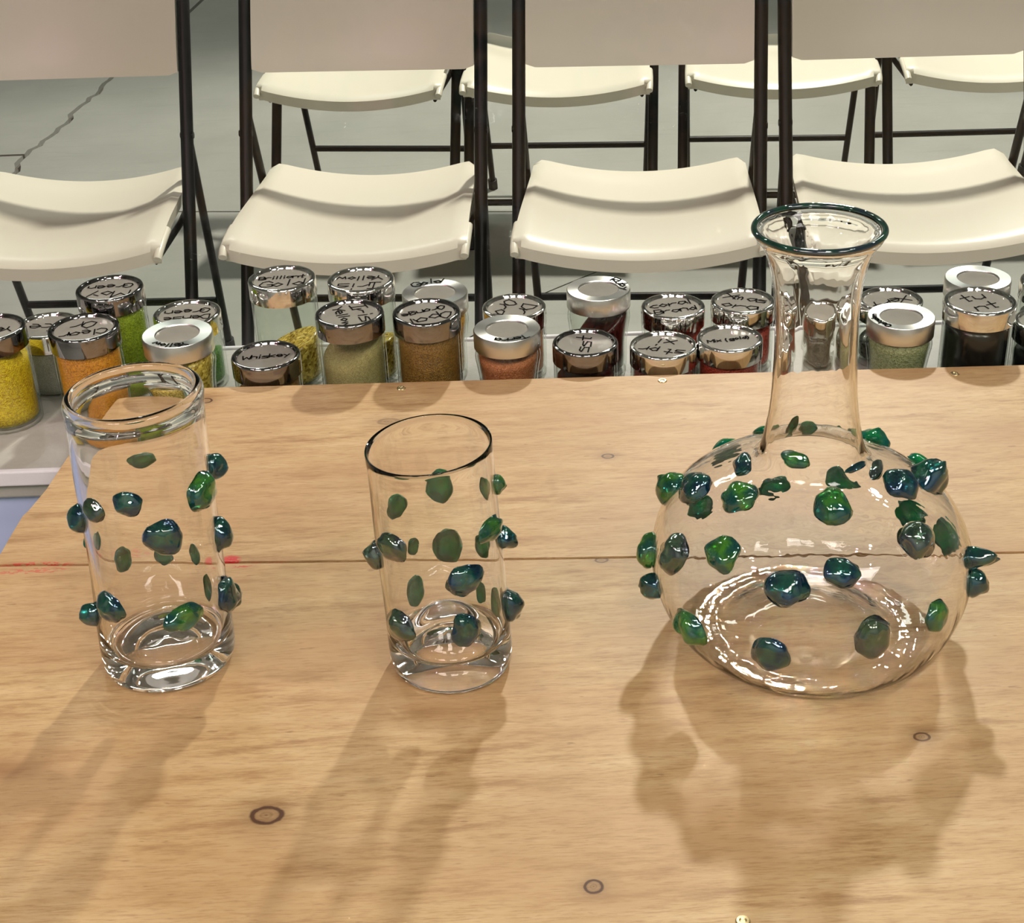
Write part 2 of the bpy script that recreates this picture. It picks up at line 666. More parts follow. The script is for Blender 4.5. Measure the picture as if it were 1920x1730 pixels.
RED = (.55, .02, .03)
far_mk = [mk(432, 1050, 46, 22, .36, 1, RED), mk(60, 1060, 170, 16, .46, .8, RED), mk(230, 1040, 130, 26, .5, .5, (.55, .12, .08)), mk(480, 1056, 120, 8, .52, .8, RED)]
near_mk = [mk(60, 1070, 170, 14, .5, .6, RED), mk(445, 1062, 70, 6, .5, .8, RED)]
far_poly = edge + [(x, y + gap) for x, y in seam] + [c_br]
near_poly = [(seam_l[0], seam_l[1] - gap), (-.405, .9), (-.41, .25), (c_bl[0] + 1.25, .25)] + [(x, y - gap) for x, y in seam][::-1][:-1]
link('board', prism('board', far_poly, TZ - .019, TZ, .0008), wood_mat('pale_plywood_far', (.3, .1, 0), far_kn, far_mk), tb)
link('board', prism('board', near_poly, TZ - .019, TZ, .0008), wood_mat('pale_plywood_near', (2.7, 4.4, 0), near_kn, near_mk), tb)
for o in tb.children:
    o.cycles.is_caustics_receiver = True
M_DARKWOOD = simple('rough_timber', (.30, .19, .10), .7)
link('underframe', box('underframe', -.36, .82, .30, 1.20, TZ - .075, TZ - .0195), M_DARKWOOD, tb)
for x in (-.33, .79):
    for y in (.33, 1.16):
        link('leg', box('leg', x - .03, x + .03, y - .03, y + .03, 0, TZ - .07, .002), M_DARKWOOD, tb)
scr = lathe('screw', [(0, -.002), (.0042, -.002), (.0042, .0003), (.0036, .0009), (.0022, .0009), (.0014, .0002), (0, .0002)], 14, sharp=40)
for x, y in ((752, 728), (1242, 714), (1790, 701), (1393, 1727)):
    p = onz(x, y, TZ)
    link('screw', scr, M_BRASS, tb, (p.x, p.y, TZ))


# ------------------------------------------------------------------ blown glass vessels
def crossing(px, py, base, rfun, height, lean, far):
    """where the ray through a pixel meets the outside of a turned vessel"""
    d = ray(px, py)
    best, hits, prev = None, [], None
    t0 = .55
    for i in range(1600):
        t = t0 + i * .0006
        P = CO + d * t
        z = P.z - base.z
        if z < -.004 or z > height:
            prev = None
            continue
        cx = base.x + lean * z / height
        rad = math.hypot(P.x - cx, P.y - base.y)
        g = rad - rfun(z)
        if best is None or g < best[0]:
            best = (g, P.copy())
        if prev is not None and (g < 0) != (prev < 0):
            hits.append(P.copy())
        prev = g
    if hits:
        return hits[-1] if far else hits[0]
    P = best[1]
    z = P.z - base.z
    v = Vector((P.x - base.x - lean * z / height, P.y - base.y)).normalized() * rfun(z)
    return Vector((base.x + lean * z / height + v.x, base.y + v.y, P.z))


def bead(seed, ru, rv, hgt):
    """irregular pressed glass drop: a dome with a pulled tip"""
    rg = random.Random(seed)
    off = Vector((rg.uniform(0, 50), rg.uniform(0, 50), rg.uniform(0, 50)))
    nu, nv = 30, 16
    tipx, tipy, tip = rg.uniform(-.35, .35), rg.uniform(-.35, .35), rg.uniform(.0, .35)
    pinch = rg.uniform(0, 6.28)
    pa = rg.uniform(0, .28)
    vs = [Vector((0, 0, -.35 * hgt))]
    for j in range(1, nv):
        ph = math.pi * j / nv
        for k in range(nu):
            a = 2 * math.pi * k / nu
            s = math.sin(ph) ** .8
            z = -math.cos(ph)
            x, y = s * math.cos(a), s * math.sin(a)
            wob = 1 + .24 * noise.noise(Vector((x, y, z)) * 1.3 + off) + .045 * noise.noise(Vector((x, y, z)) * 3.1 + off) + pa * max(0, math.cos(a - pinch)) ** 6
            zz = z * (1 if z > 0 else .35)
            up = max(z, 0)
            vs.append(Vector((ru * (x * wob + tipx * up * .5), rv * (y * wob + tipy * up * .5), hgt * (zz * wob + tip * up ** 4))))
    vs.append(Vector((ru * tipx * .5, rv * tipy * .5, hgt * (1 + tip))))
    fs = []
    for k in range(nu):
        fs.append((0, 1 + (k + 1) % nu, 1 + k))
    for j in range(nv - 2):
        for k in range(nu):
            a, b = 1 + j * nu + k, 1 + j * nu + (k + 1) % nu
            fs.append((a, b, b + nu, a + nu))
    top = len(vs) - 1
    for k in range(nu):
        fs.append((1 + (nv - 2) * nu + k, 1 + (nv - 2) * nu + (k + 1) % nu, top))
    return mesh('bead', vs, fs, True)


def rfun_of(outer):
    pts = sorted([(z, r) for r, z in outer])

    def f(z):
        if z <= pts[0][0]: return pts[0][1]
        for (z0, r0), (z1, r1) in zip(pts, pts[1:]):
            if z <= z1:
                return r0 + (r1 - r0) * (z - z0) / max(z1 - z0, 1e-6)
        return pts[-1][1]
    return f


def vessel(name, label, cat, px, py, outer, inner, lean, mat, beads, crop, seed, wob=.008, rimtilt=0.0, punt=None):
    base = onz(px, py, TZ)
    H = max(z for r, z in outer)
    root = thing(name, label, cat, base)

    def deform(v):
        a = math.atan2(v.y, v.x)
        z = v.z
        k = 1 + wob * math.sin(2 * a + seed) + wob * .6 * math.sin(3 * a + 11 * z / H + seed * 2) + wob * .7 * math.sin(9 * z / H + seed)
        s = z / H
        return Vector((v.x * k + lean * s, v.y * k, z + rimtilt * v.x * max(0, s - .5) * 2))
    prof = [(r, max(z, .0003)) for r, z in smooth_profile((punt or []) + outer + inner, 4)]
    body = link('glass_body', lathe(name, prof, 112, deform), mat, root)
    body.cycles.is_caustics_caster = True      # lets the key light focus through the clear walls
    rf = rfun_of([q for q in outer])
    x0, y0, s = crop
    for i, (u, v, bw, bh, side) in enumerate(beads):
        P = crossing(x0 + u / s, y0 + v / s, base, rf, H, lean, side == 'f')
        z = P.z - base.z
        e = .004
        sl = (rf(z + e) - rf(z - e)) / (2 * e)
        rad = Vector((P.x - base.x - lean * z / H, P.y - base.y, 0)).normalized()
        nrm = (rad - Vector((0, 0, 1)) * max(-3, min(3, sl))).normalized()
        tu = Vector((-rad.y, rad.x, 0))
        tv = nrm.cross(tu)
        sc = FPX / depth(P)
        view = (CO - P).normalized()
        ca = max(.45, abs(tu.dot(CR)))
        cb = max(.5, abs(tv.dot(CU)))
        ru, rv = bw / s / 2 / sc / ca, bh / s / 2 / sc / cb
        if side == 'e':
            m = max(ru * ca, rv) ; ru, rv = m * .8, rv
            hg = bw / s / sc * .75
        else:
            hg = .62 * min(ru, rv)
        ru, rv = min(ru, .0125), min(rv, .0125)
        me = bead(seed * 100 + i, ru, rv, hg)
        mt = M_BEAD[1] if side == 'f' else M_BEAD[(0, 2, 0, 3, 2)[i % 5] if seed == 2 else (0, 0, 3, 0, 2)[i % 5] if seed == 1 else (0, 3, 0, 2, 3, 0)[i % 6]]
        o = link('bead', me, mt, root)
        mm = Matrix((tu, tv, nrm)).transposed().to_4x4()
        mm.translation = P - base
        o.matrix_local = mm
    return root, base


L_out = [(.0375, 0), (.0425, .0025), (.0446, .010), (.0448, .03), (.0442, .07), (.0434, .12), (.0432, .17), (.0434, .192), (.0440, .1995), (.0441, .2035), (.0430, .2068)]
L_in = [(.0408, .2084), (.0386, .2074), (.0372, .2042), (.0376, .2000), (.0393, .1945), (.0401, .186), (.0402, .16), (.0404, .10), (.0408, .05), (.0400, .028), (.0375, .0205), (.029, .020), (.018, .028), (.008, .032), (0, .033)]
L_punt = [(0, .014), (.014, .011), (.026, .004), (.032, .0006)]
vessel('glass_tumbler', 'tall thick-rimmed clear glass tumbler with teal beads, nearest the orange jar', 'glass', 320, 1232, L_out, L_in, .006, M_GLASS, [
    (540, 517, 135, 75, 'f'), (912, 560, 85, 115, 'e'), (825, 680, 95, 165, 'n'), (470, 740, 140, 115, 'n'), (308, 775, 110, 110, 'n'), (222, 815, 70, 130, 'e'),
    (640, 905, 170, 160, 'n'), (650, 1000, 90, 75, 'f'), (435, 1015, 70, 120, 'f'), (810, 985, 55, 105, 'f'), (918, 890, 85, 160, 'e'), (292, 930, 40, 80, 'f'),
    (885, 1150, 50, 130, 'f'), (945, 1185, 90, 160, 'n'), (1012, 1195, 80, 130, 'e'), (390, 1250, 125, 150, 'n'), (295, 1290, 85, 110, 'e'), (750, 1300, 165, 125, 'n')],
    (60, 660, 2.62), 1, .010, .02, L_punt)
Mo = [(.0345, 0), (.0390, .002), (.0410, .008), (.0416, .02), (.0414, .06), (.0408, .11), (.0404, .15), (.0406, .1680)]
Mi = [(.0398, .1702), (.0388, .1682), (.0382, .16), (.0382, .11), (.0386, .06), (.0382, .034), (.0355, .024), (.028, .028), (.018, .040), (.008, .0455), (0, .0465)]
Mp = [(0, .026), (.012, .021), (.024, .008), (.030, .0006)]
vessel('glass_tumbler', 'shorter thin-rimmed clear glass tumbler with smoky green beads, in the middle', 'glass', 849, 1238, Mo, Mi, -.006, M_GLASS, [
    (575, 465, 155, 180, 'f'), (305, 590, 105, 130, 'f'), (850, 475, 60, 125, 'f'), (940, 455, 60, 105, 'e'), (300, 815, 165, 150, 'n'), (410, 815, 65, 100, 'f'),
    (190, 870, 75, 150, 'e'), (615, 810, 180, 190, 'f'), (855, 715, 145, 120, 'n'), (830, 810, 90, 130, 'f'), (965, 765, 115, 130, 'e'), (420, 1070, 100, 190, 'f'),
    (710, 1010, 195, 180, 'n'), (820, 1075, 60, 130, 'f'), (920, 1140, 65, 190, 'f'), (1000, 1150, 100, 190, 'e'), (350, 1280, 185, 160, 'n'), (720, 1300, 170, 180, 'n')],
    (640, 760, 3.09), 2, .007, .06, Mp)
Co = [(.074, 0), (.084, .004), (.096, .018), (.1045, .040), (.107, .060), (.103, .083), (.091, .104), (.072, .1195), (.053, .1285), (.041, .134), (.0345, .143), (.031, .156),
      (.0275, .18), (.0258, .215), (.0264, .245), (.0288, .268), (.0335, .283), (.0385, .2905), (.0398, .2945)]
Ci = [(.0385, .2962), (.0365, .2945), (.0312, .2855), (.0264, .27), (.0240, .245), (.0234, .215), (.0251, .18), (.0286, .155), (.0318, .1405), (.0395, .1310), (.053, .1250),
      (.071, .1165), (.089, .1018), (.1008, .082), (.1047, .060), (.1022, .0405), (.0938, .0195), (.082, .0065), (.072, .0035), (.052, .0075), (.030, .020), (.012, .027), (0, .029)]
Cp = [(0, .0245), (.013, .0225), (.032, .0145), (.056, .002), (.066, 0)]
car, cbase = vessel('glass_carafe', 'round-bellied clear glass carafe with green beads and a dark lip', 'carafe', 1513, 1176, Co, Ci, -.009, M_GLASS2, [
    (695, 125, 70, 130, 'f'), (830, 105, 50, 100, 'f'), (920, 105, 95, 40, 'f'), (1095, 140, 40, 70, 'f'), (1235, 175, 125, 95, 'f'), (520, 230, 190, 90, 'f'),
    (605, 290, 100, 50, 'n'), (860, 265, 130, 80, 'n'), (1150, 300, 110, 35, 'n'), (1250, 315, 100, 40, 'n'), (265, 410, 85, 130, 'e'), (380, 410, 155, 130, 'n'),
    (390, 480, 140, 110, 'f'), (590, 450, 180, 140, 'n'), (750, 390, 150, 120, 'f'), (1095, 370, 170, 80, 'f'), (1045, 505, 190, 170, 'n'), (1365, 390, 100, 140, 'n'),
    (1500, 370, 200, 170, 'n'), (1505, 280, 80, 60, 'f'), (1420, 520, 160, 130, 'f'), (1440, 660, 175, 205, 'n'), (1590, 630, 90, 165, 'f'), (1705, 740, 130, 110, 'e'),
    (1730, 865, 85, 130, 'e'), (145, 705, 85, 160, 'e'), (140, 885, 100, 110, 'e'), (280, 720, 120, 220, 'n'), (505, 720, 135, 145, 'n'), (820, 890, 195, 190, 'n'),
    (1085, 815, 175, 140, 'n'), (360, 1075, 185, 175, 'n'), (735, 1205, 210, 150, 'n'), (1235, 1130, 210, 190, 'n'), (1540, 1015, 125, 145, 'n')],
    (1160, 760, 2.595), 3, .003, .0, Cp)
lipm = lathe('lip_wrap', [(.0390 + .0021 * math.cos(a), .2953 + .0021 * math.sin(a)) for a in [2 * math.pi * k / 14 for k in range(15)]], 96,
             lambda v: Vector((v.x * (1 + .004 * math.sin(2 * math.atan2(v.y, v.x))) - .009, v.y, v.z)))
lp = link('lip_wrap', lipm, M_LIP, car)
lp['label'] = 'dark green glass thread around the lip'

# ------------------------------------------------------------------ handwriting
GLY = {'B': '02 09 39 48 46 35 05|35 54 53 32 02', 'C': '57 39 18 05 13 32 53', 'D': '02 09 38 55 32 02', 'G': '57 39 18 05 13 32 53 55 35', 'I': '19 59|39 32|12 52',
       'M': '02 09 35 69 62', 'O': '39 17 04 22 43 56 48 39', 'R': '02 09 48 56 05 62', 'T': '09 69|39 32', 'W': '09 12 36 52 69', 'X': '02 69|09 62', 'Y': '09 35 69|35 32',
       'a': '46 16 04 22 44 46 52', 'c': '46 26 04 22 42', 'd': '49 42|44 26 04 22 44', 'e': '04 44 36 16 04 22 42', 'g': '46 16 04 22 44|46 40 20 01', 'h': '09 02|05 26 45 42',
       'i': '16 12|18 19', 'k': '09 02|46 04 42', 'l': '19 12', 'm': '06 02|05 16 25 22|25 36 45 42', 'n': '06 02|05 26 45 42', 'o': '26 04 22 44 26', 'r': '06 02|04 26 46',
       's': '46 16 05 44 42 02', 't': '29 22 32|06 46', 'u': '06 03 22 43|46 42', 'w': '06 12 25 42 56', 'y': '06 24|46 10', 'p': '06 00|05 26 44 22 03', 'x': '06 42|46 02',
       'b': '09 02|05 26 44 22 03', '(': '29 16 13 20', ')': '09 16 13 00', 'f': '48 39 22|06 46'}


def ribbon(vs, fs, pts, wd, z):
    for a, b in zip(pts, pts[1:]):
        d = b - a
        if d.length < 1e-7: continue
        d.normalize()
        nn = Vector((-d.y, d.x)) * wd
        a2, b2 = a - d * wd * .7, b + d * wd * .7
        i = len(vs)
        for q in (a2 - nn, b2 - nn, b2 + nn, a2 + nn):
            vs.append(Vector((q.x, q.y, z)))
        fs.append((i, i + 1, i + 2, i + 3))


def lettering(lines, width, rot, z, seed, ring=None):
    rg = random.Random(seed)
    vs, fs = [], []
    n = max(len(l) for l in lines)
    for li, ln in enumerate(lines):
        adv = .62
        tot = sum(.34 if ch in 'il ' else .78 if ch in 'MWm' else adv for ch in ln)
        s = min(width / max(tot, 1.6), width * .46)
        x = -tot / 2 * s
        yb = ((len(lines) - 1) / 2 - li) * s * 1.05 - s * .45
        for ch in ln:
            w_ = (.34 if ch in 'il ' else .78 if ch in 'MWm' else adv) * s
            for st in GLY.get(ch, '').split('|'):
                if not st: continue
                pts = []
                for q in st.split():
                    u, v = int(q[0]) / 8, int(q[1]) / 10
                    p = Vector((x + (u + v * .12 + rg.uniform(-.02, .02)) * s, yb + (v + rg.uniform(-.025, .025)) * s + .04 * s * math.sin(x * 300)))
                    if ring:   # along the ring of the lid
                        rr_ = ring + p.y
                        a = math.pi / 2 - p.x / ring
                        p = Vector((rr_ * math.cos(a), rr_ * math.sin(a)))
                    pts.append(p)
                ribbon(vs, fs, pts, .00072, z)
            x += w_
    c, s_ = math.cos(rot), math.sin(rot)
    vs = [Vector((v.x * c - v.y * s_, v.x * s_ + v.y * c, v.z)) for v in vs]
    return mesh('lettering', vs, fs)


# ------------------------------------------------------------------ jars
JAR_MESH = {}


def jar_profile(shape, Rj, H):
    t = .0022
    hb = H - .017       # shoulder under the lid
    if shape == 's':
        out = [(0, .0), (Rj * .9, .0), (Rj * .985, .003), (Rj, .009), (Rj, hb - .004), (Rj * .985, hb), (Rj * .95, hb + .002), (Rj * .93, hb + .012)]
        r_in = lambda z: Rj - t - .001
    else:
        out = [(0, .0), (Rj * .84, .0), (Rj * .93, .004), (Rj * .95, .014), (Rj * .95, hb * .45), (Rj * 1.02, hb * .70), (Rj * 1.06, hb * .84), (Rj * 1.0, hb * .97), (Rj * .93, hb + .002), (Rj * .92, hb + .012)]

        def r_in(z):
            q = z / hb
            return (Rj * .95 if q < .45 else Rj * (.95 + .11 * min(1, (q - .45) / .39))) - t - .001
    inn = [(max(r - t, 0), z + (t + .0025 if z < .005 else 0)) for r, z in out][::-1]
    return out, inn, r_in, hb


def fill_mesh(r_in, hb, level, tilt, az, seed, rough):
    """granular filling with a slumped, tilted top"""
    seg, vs, fs, rings = 40, [], [], []
    zs = [.0055] + [.0055 + (level - .0055) * k / 6 for k in range(1, 7)]

    def top(a, r, R0):
        return level * (1) + tilt * (r / R0) * math.cos(a - az)
    vs.append(Vector((0, 0, .0055)))
    for j, z in enumerate(zs):
        f = j / 6
        ring = []
        for k in range(seg):
            a = 2 * math.pi * k / seg
            zz = z + tilt * f * math.cos(a - az)
            zz = max(.0055, min(zz, hb - .002))
            r = r_in(zz) * (1 - (.0 if j else .02))
            ring.append(len(vs))
            vs.append(Vector((r * math.cos(a), r * math.sin(a), zz)))
        rings.append(ring)
    for q in range(1, 6):
        ring = []
        for k in range(seg):
            a = 2 * math.pi * k / seg
            fr = 1 - q / 6
            zz = max(.0055, min(level + tilt * fr * math.cos(a - az), hb - .002))
            r = r_in(zz) * fr
            p = Vector((r * math.cos(a), r * math.sin(a), 0))
            zz += rough * noise.noise(Vector((p.x, p.y, seed)) * 260) + rough * 1.5 * noise.noise(Vector((p.x, p.y, seed)) * 80)
            ring.append(len(vs))
            vs.append(Vector((p.x, p.y, zz)))
        rings.append(ring)
    c = len(vs)
    vs.append(Vector((0, 0, level)))
    for k in range(seg):
        k2 = (k + 1) % seg
        fs.append((0, rings[0][k2], rings[0][k]))
        for A, B in zip(rings, rings[1:]):
            fs.append((A[k], A[k2], B[k2], B[k]))
        fs.append((rings[-1][k], rings[-1][k2], c))
    return mesh('frit_filling', vs, fs, True)


def jar(px, py, wpx_, row, lid, shape, mat, level, tilt, az, text, rot, label, twist=0, rough=.0012, dy=0.0, hmin=.05):
    Y = (1.334 if row == 'F' else 1.403) - .018 * (px - 215) / 1700 + dy
    P = ony(px, py, Y)
    Rl = wpx_ * depth(P) / FPX / 2
    Rl = min(Rl, .0332)
    H = P.z - LZ
    root = thing('frit_jar', label, 'jar', (P.x, P.y, LZ), 0, 'jars of coloured glass frit on the counter')
    Rj = Rl * (.975 if shape == 's' else .93)
    out, inn, r_in, hb = jar_profile(shape, Rj, H)
    link('glass_body', lathe('glass_body', smooth_profile(out + inn, 3), 44), M_JAR, root)
    if mat:
        link('frit_filling', fill_mesh(r_in, hb, min(level, .97) * hb, tilt, az, px, rough), mat, root)
    if lid in 'cd':
        prof = [(Rl * .93, H - .0185), (Rl, H - .0185), (Rl, H - .0022), (Rl * .985, H - .0007), (Rl * .955, H), (Rl * .89, H), (Rl * .865, H - .0007), (Rl * .85, H - .0022),
                (Rl * .80, H - .0040), (Rl * .80, H - .0048), (Rl * .93, H - .005), (Rl * .93, H - .0185)]
        wr, wz = Rl * .845, H - .0026
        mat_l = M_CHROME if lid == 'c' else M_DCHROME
    else:
        prof = [(Rl * .93, H - .0175), (Rl, H - .0175), (Rl, H - .0012), (Rl * .975, H), (Rl * .64, H - .0003), (Rl * .62, H - .0011), (Rl * .60, H - .003), (Rl * .60, H - .0038), (Rl * .93, H - .004), (Rl * .93, H - .0175)]
        wr, wz = Rl * .63, H - .0016
        mat_l = M_BRUSH
    lo = link('lid', lathe('lid', prof, 56, sharp=38), mat_l, root)
    link('lid_window', lathe('lid_window', [(0, wz - .0008), (wr, wz - .0008), (wr, wz - .0002), (wr * .9, wz), (0, wz)], 36, sharp=40), M_WIN, lo)
    if text:
        if lid in 'cd':
            link('lettering', lettering(text, wr * 1.65, R(rot), wz + .0004, px), M_INK, lo)
        else:
            link('lettering', lettering(text, wr * 1.6, R(rot), H + .0003, px, Rl * .80), M_INK, lo)
    return root


F_YEL = frit_mat('bright_yellow_frit', (.72, .42, .006), (.95, .66, .02))
F_ORA = frit_mat('orange_frit', (.62, .20, .004), (.80, .34, .02))
F_GREY = frit_mat('pale_grey_powder', (.36, .37, .30), (.46, .46, .40), 1400)
F_LIME = frit_mat('lime_green_frit', (.20, .30, .004), (.36, .46, .02))
F_GREEN = frit_mat('leaf_green_frit', (.05, .20, .02), (.11, .30, .05))
F_GOLD = frit_mat('gold_chip_frit', (.30, .18, .01), (.85, .66, .14), 420, True)
F_WHIS = frit_mat('whiskey_brown_frit', (.16, .07, .015), (.28, .14, .03))
F_PALE = frit_mat('pale_olive_yellow_powder', (.33, .28, .10), (.47, .41, .17), 1300)
F_AMB = frit_mat('amber_brown_frit', (.16, .075, .008), (.29, .15, .025))
F_AMBG = frit_mat('orange_gold_chip_frit', (.36, .10, .005), (.70, .38, .06), 420, True)
F_RORA = frit_mat('red_orange_frit', (.45, .10, .01), (.62, .20, .04))
F_SALM = frit_mat('salmon_frit', (.42, .12, .04), (.58, .22, .09), 900, False, .3)
F_DRED = frit_mat('dark_red_chip_frit', (.018, .002, .002), (.07, .008, .006), 380, True)
F_RED = frit_mat('red_frit', (.26, .015, .008), (.42, .05, .02), 700)
F_PINK = frit_mat('dusky_pink_frit', (.30, .09, .08), (.40, .16, .13))
F_CEL = frit_mat('celadon_green_frit', (.27, .30, .13), (.42, .44, .24), 800)
F_BLK = frit_mat('black_chip_frit', (.003, .003, .003), (.012, .012, .012), 420, True)
F_DGREY = frit_mat('charcoal_frit', (.03, .03, .025), (.09, .09, .07), 500, True)

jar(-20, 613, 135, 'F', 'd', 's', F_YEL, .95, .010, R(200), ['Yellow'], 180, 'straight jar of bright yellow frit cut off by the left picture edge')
jar(88, 608, 122, 'B', 'c', 's', F_GREY, .97, .0, 0, ['Ice'], 170, 'jar of pale grey powder with polished lid between yellow and orange jars')
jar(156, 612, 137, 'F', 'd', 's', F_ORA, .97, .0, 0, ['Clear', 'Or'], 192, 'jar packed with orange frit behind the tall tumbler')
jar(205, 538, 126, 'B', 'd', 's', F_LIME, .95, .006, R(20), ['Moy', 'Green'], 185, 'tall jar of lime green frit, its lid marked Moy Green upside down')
jar(350, 585, 128, 'B', 'c', 's', F_GREEN, .45, .012, R(330), ['Dense', 'Green'], 186, 'jar with leaf green frit low inside, half hidden behind the gold-chip jar')
jar(332, 624, 135, 'F', 'b', 'v', F_GOLD, .85, .012, R(0), ['Yellow'], 175, 'curved jar of gold-yellow chips with wide brushed lid behind the tall tumbler')
jar(528, 520, 127, 'B', 'c', 's', F_GOLD, .42, .012, R(0), ['Brilliant', 'Gold'], 4, 'tall mostly empty jar with gold chips, lid marked Brilliant Gold')
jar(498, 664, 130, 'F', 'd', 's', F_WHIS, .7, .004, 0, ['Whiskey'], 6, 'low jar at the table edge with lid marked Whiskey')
jar(676, 522, 126, 'B', 'c', 's', F_GOLD, .40, .01, R(330), ['Iris', 'Yellow'], 180, 'tall jar behind, its polished lid marked Iris Yellow upside down')
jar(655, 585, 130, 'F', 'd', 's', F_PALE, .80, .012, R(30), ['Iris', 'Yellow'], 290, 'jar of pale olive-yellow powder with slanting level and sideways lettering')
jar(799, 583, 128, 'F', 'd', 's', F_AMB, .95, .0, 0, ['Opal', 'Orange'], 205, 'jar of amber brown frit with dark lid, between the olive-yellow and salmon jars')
jar(815, 547, 124, 'B', 'b', 'v', F_AMBG, .9, .0, 0, ['Gold'], 20, 'jar of orange-gold chips with brushed ring lid behind the amber jar')
jar(964, 573, 120, 'B', 'c', 's', F_RORA, .8, .012, R(0), ['Dr', 'Ora'], 250, 'polished-lid jar of red-orange frit behind the salmon jar')
jar(950, 615, 126, 'F', 'b', 'v', F_SALM, .88, .003, R(30), ['Terra'], 190, 'curved jar of salmon frit with brushed ring lid at the table edge')
jar(1122, 540, 120, 'B', 'b', 'v', F_DRED, .70, .022, R(10), ['Ruby'], 290, 'tall curved jar of dark red chips heaped to one side, brushed ring lid')
jar(1097, 640, 123, 'F', 'd', 's', F_DRED, .6, .0, 0, ['sst'], 80, 'low jar at the table edge with empty-looking window and one line of scribble')
jar(1262, 572, 120, 'B', 'c', 's', F_RED, .7, .006, 0, ['coral', 'Brand'], 12, 'polished-lid jar behind two low jars, lid marked coral')
jar(1393, 562, 120, 'B', 'c', 's', F_RED, .75, .004, 0, ['Xmas', 'ora'], 335, 'polished-lid jar of red frit just left of the carafe neck')
jar(1244, 645, 126, 'F', 'c', 's', F_PINK, .7, .0, 0, ['st pr', 'xi'], 160, 'low jar with dusky pink frit showing through its lid at the table edge', dy=-.001)
jar(1368, 632, 124, 'F', 'c', 's', F_RED, .95, .0, 0, ['Mix (gold)'], 10, 'low jar of red frit at the table edge, nearest the carafe neck', dy=.0045)
jar(1545, 575, 120, 'B', 'c', 's', F_DGREY, .8, .0, 0, None, 0, 'dark jar seen only through the carafe neck')
jar(1670, 560, 120, 'B', 'c', 's', F_DGREY, .55, .006, 0, ['Xerf'], 200, 'polished-lid jar of charcoal frit touching the right side of the carafe neck')
jar(1690, 592, 125, 'F', 'b', 'v', F_CEL, .97, .0, 0, ['Celadon'], 110, 'curved jar of celadon green frit with brushed ring lid, right of the carafe')
jar(1834, 520, 122, 'B', 'b', 'v', F_BLK, .7, .0, 0, None, 0, 'brushed ring lid jar behind the black frit jar')
jar(1838, 562, 133, 'F', 'c', 's', F_BLK, .92, .004, R(200), ['tu', 'nt'], 20, 'jar packed with black frit and polished lid at the right')
jar(1975, 525, 120, 'B', 'c', 's', F_DGREY, .7, .0, 0, None, 0, 'rear jar at the right picture edge, only the rim of its lid showing')
jar(1968, 600, 128, 'F', 'c', 's', F_BLK, .7, .0, 0, None, 0, 'front jar of black chips cut off by the right picture edge')


# ------------------------------------------------------------------ folding chairs
def seat_mesh():
    """moulded seat: dished across, rolled front edge, deep rim; y = 0 is the front edge, +y the back"""
    NX, NY = 28, 30
    W0, W1, D = .236, .218, .412
    vs, fs = [], []

    def top(u, v):
        hw = W0 + (W1 - W0) * v
        # rounded corners in plan
        ex = abs(u)
        x = u * hw
        y = v * D
        cr = max(0, (ex - .88) / .12)
        y = min(max(y, .018 * cr * cr), D - .02 * cr * cr)
        z = .437 + .004 * v + .034 * (u * u) - .010 * math.sin(math.pi * min(1, v * 1.05)) * (1 - u * u)
        lip = max(0, (.42 - v) / .42)
        z -= .014 * lip ** 2
        edge_ = max(0, (.07 - v) / .07)
        z -= .010 * edge_ ** 2.2
        back = max(0, (v - .86) / .14)
        z += .004 * back
        side = max(0, (ex - .90) / .10)
        z -= .010 * side ** 2.2
        return Vector((x, y, z))
    for j in range(NY + 1):
        for i in range(NX + 1):
            vs.append(top(-1 + 2 * i / NX, j / NY))
    nt = len(vs)
    for j in range(NY + 1):
        for i in range(NX + 1):
            p = vs[j * (NX + 1) + i].copy()
            p.z -= .026
            p.x *= .985
            p.y = D / 2 + (p.y - D / 2) * .985
            vs.append(p)
    g = lambda i, j: j * (NX + 1) + i
    for j in range(NY):
        for i in range(NX):
            a = (g(i, j), g(i + 1, j), g(i + 1, j + 1), g(i, j + 1))
            fs.append(a)
            fs.append(tuple(nt + q for q in a[::-1]))
    for i in range(NX):
        fs.append((g(i + 1, 0), g(i, 0), nt + g(i, 0), nt + g(i + 1, 0)))
        fs.append((g(i, NY), g(i + 1, NY), nt + g(i + 1, NY), nt + g(i, NY)))
    for j in range(NY):
        fs.append((g(0, j), g(0, j + 1), nt + g(0, j + 1), nt + g(0, j)))
        fs.append((g(NX, j + 1), g(NX, j), nt + g(NX, j), nt + g(NX, j + 1)))
    me = mesh('seat', vs, fs, True)
    me.set_sharp_from_angle(angle=R(42))
    return me


LEAN = .50                      # y per z along the side tubes
TY = lambda z: .03 + LEAN * z


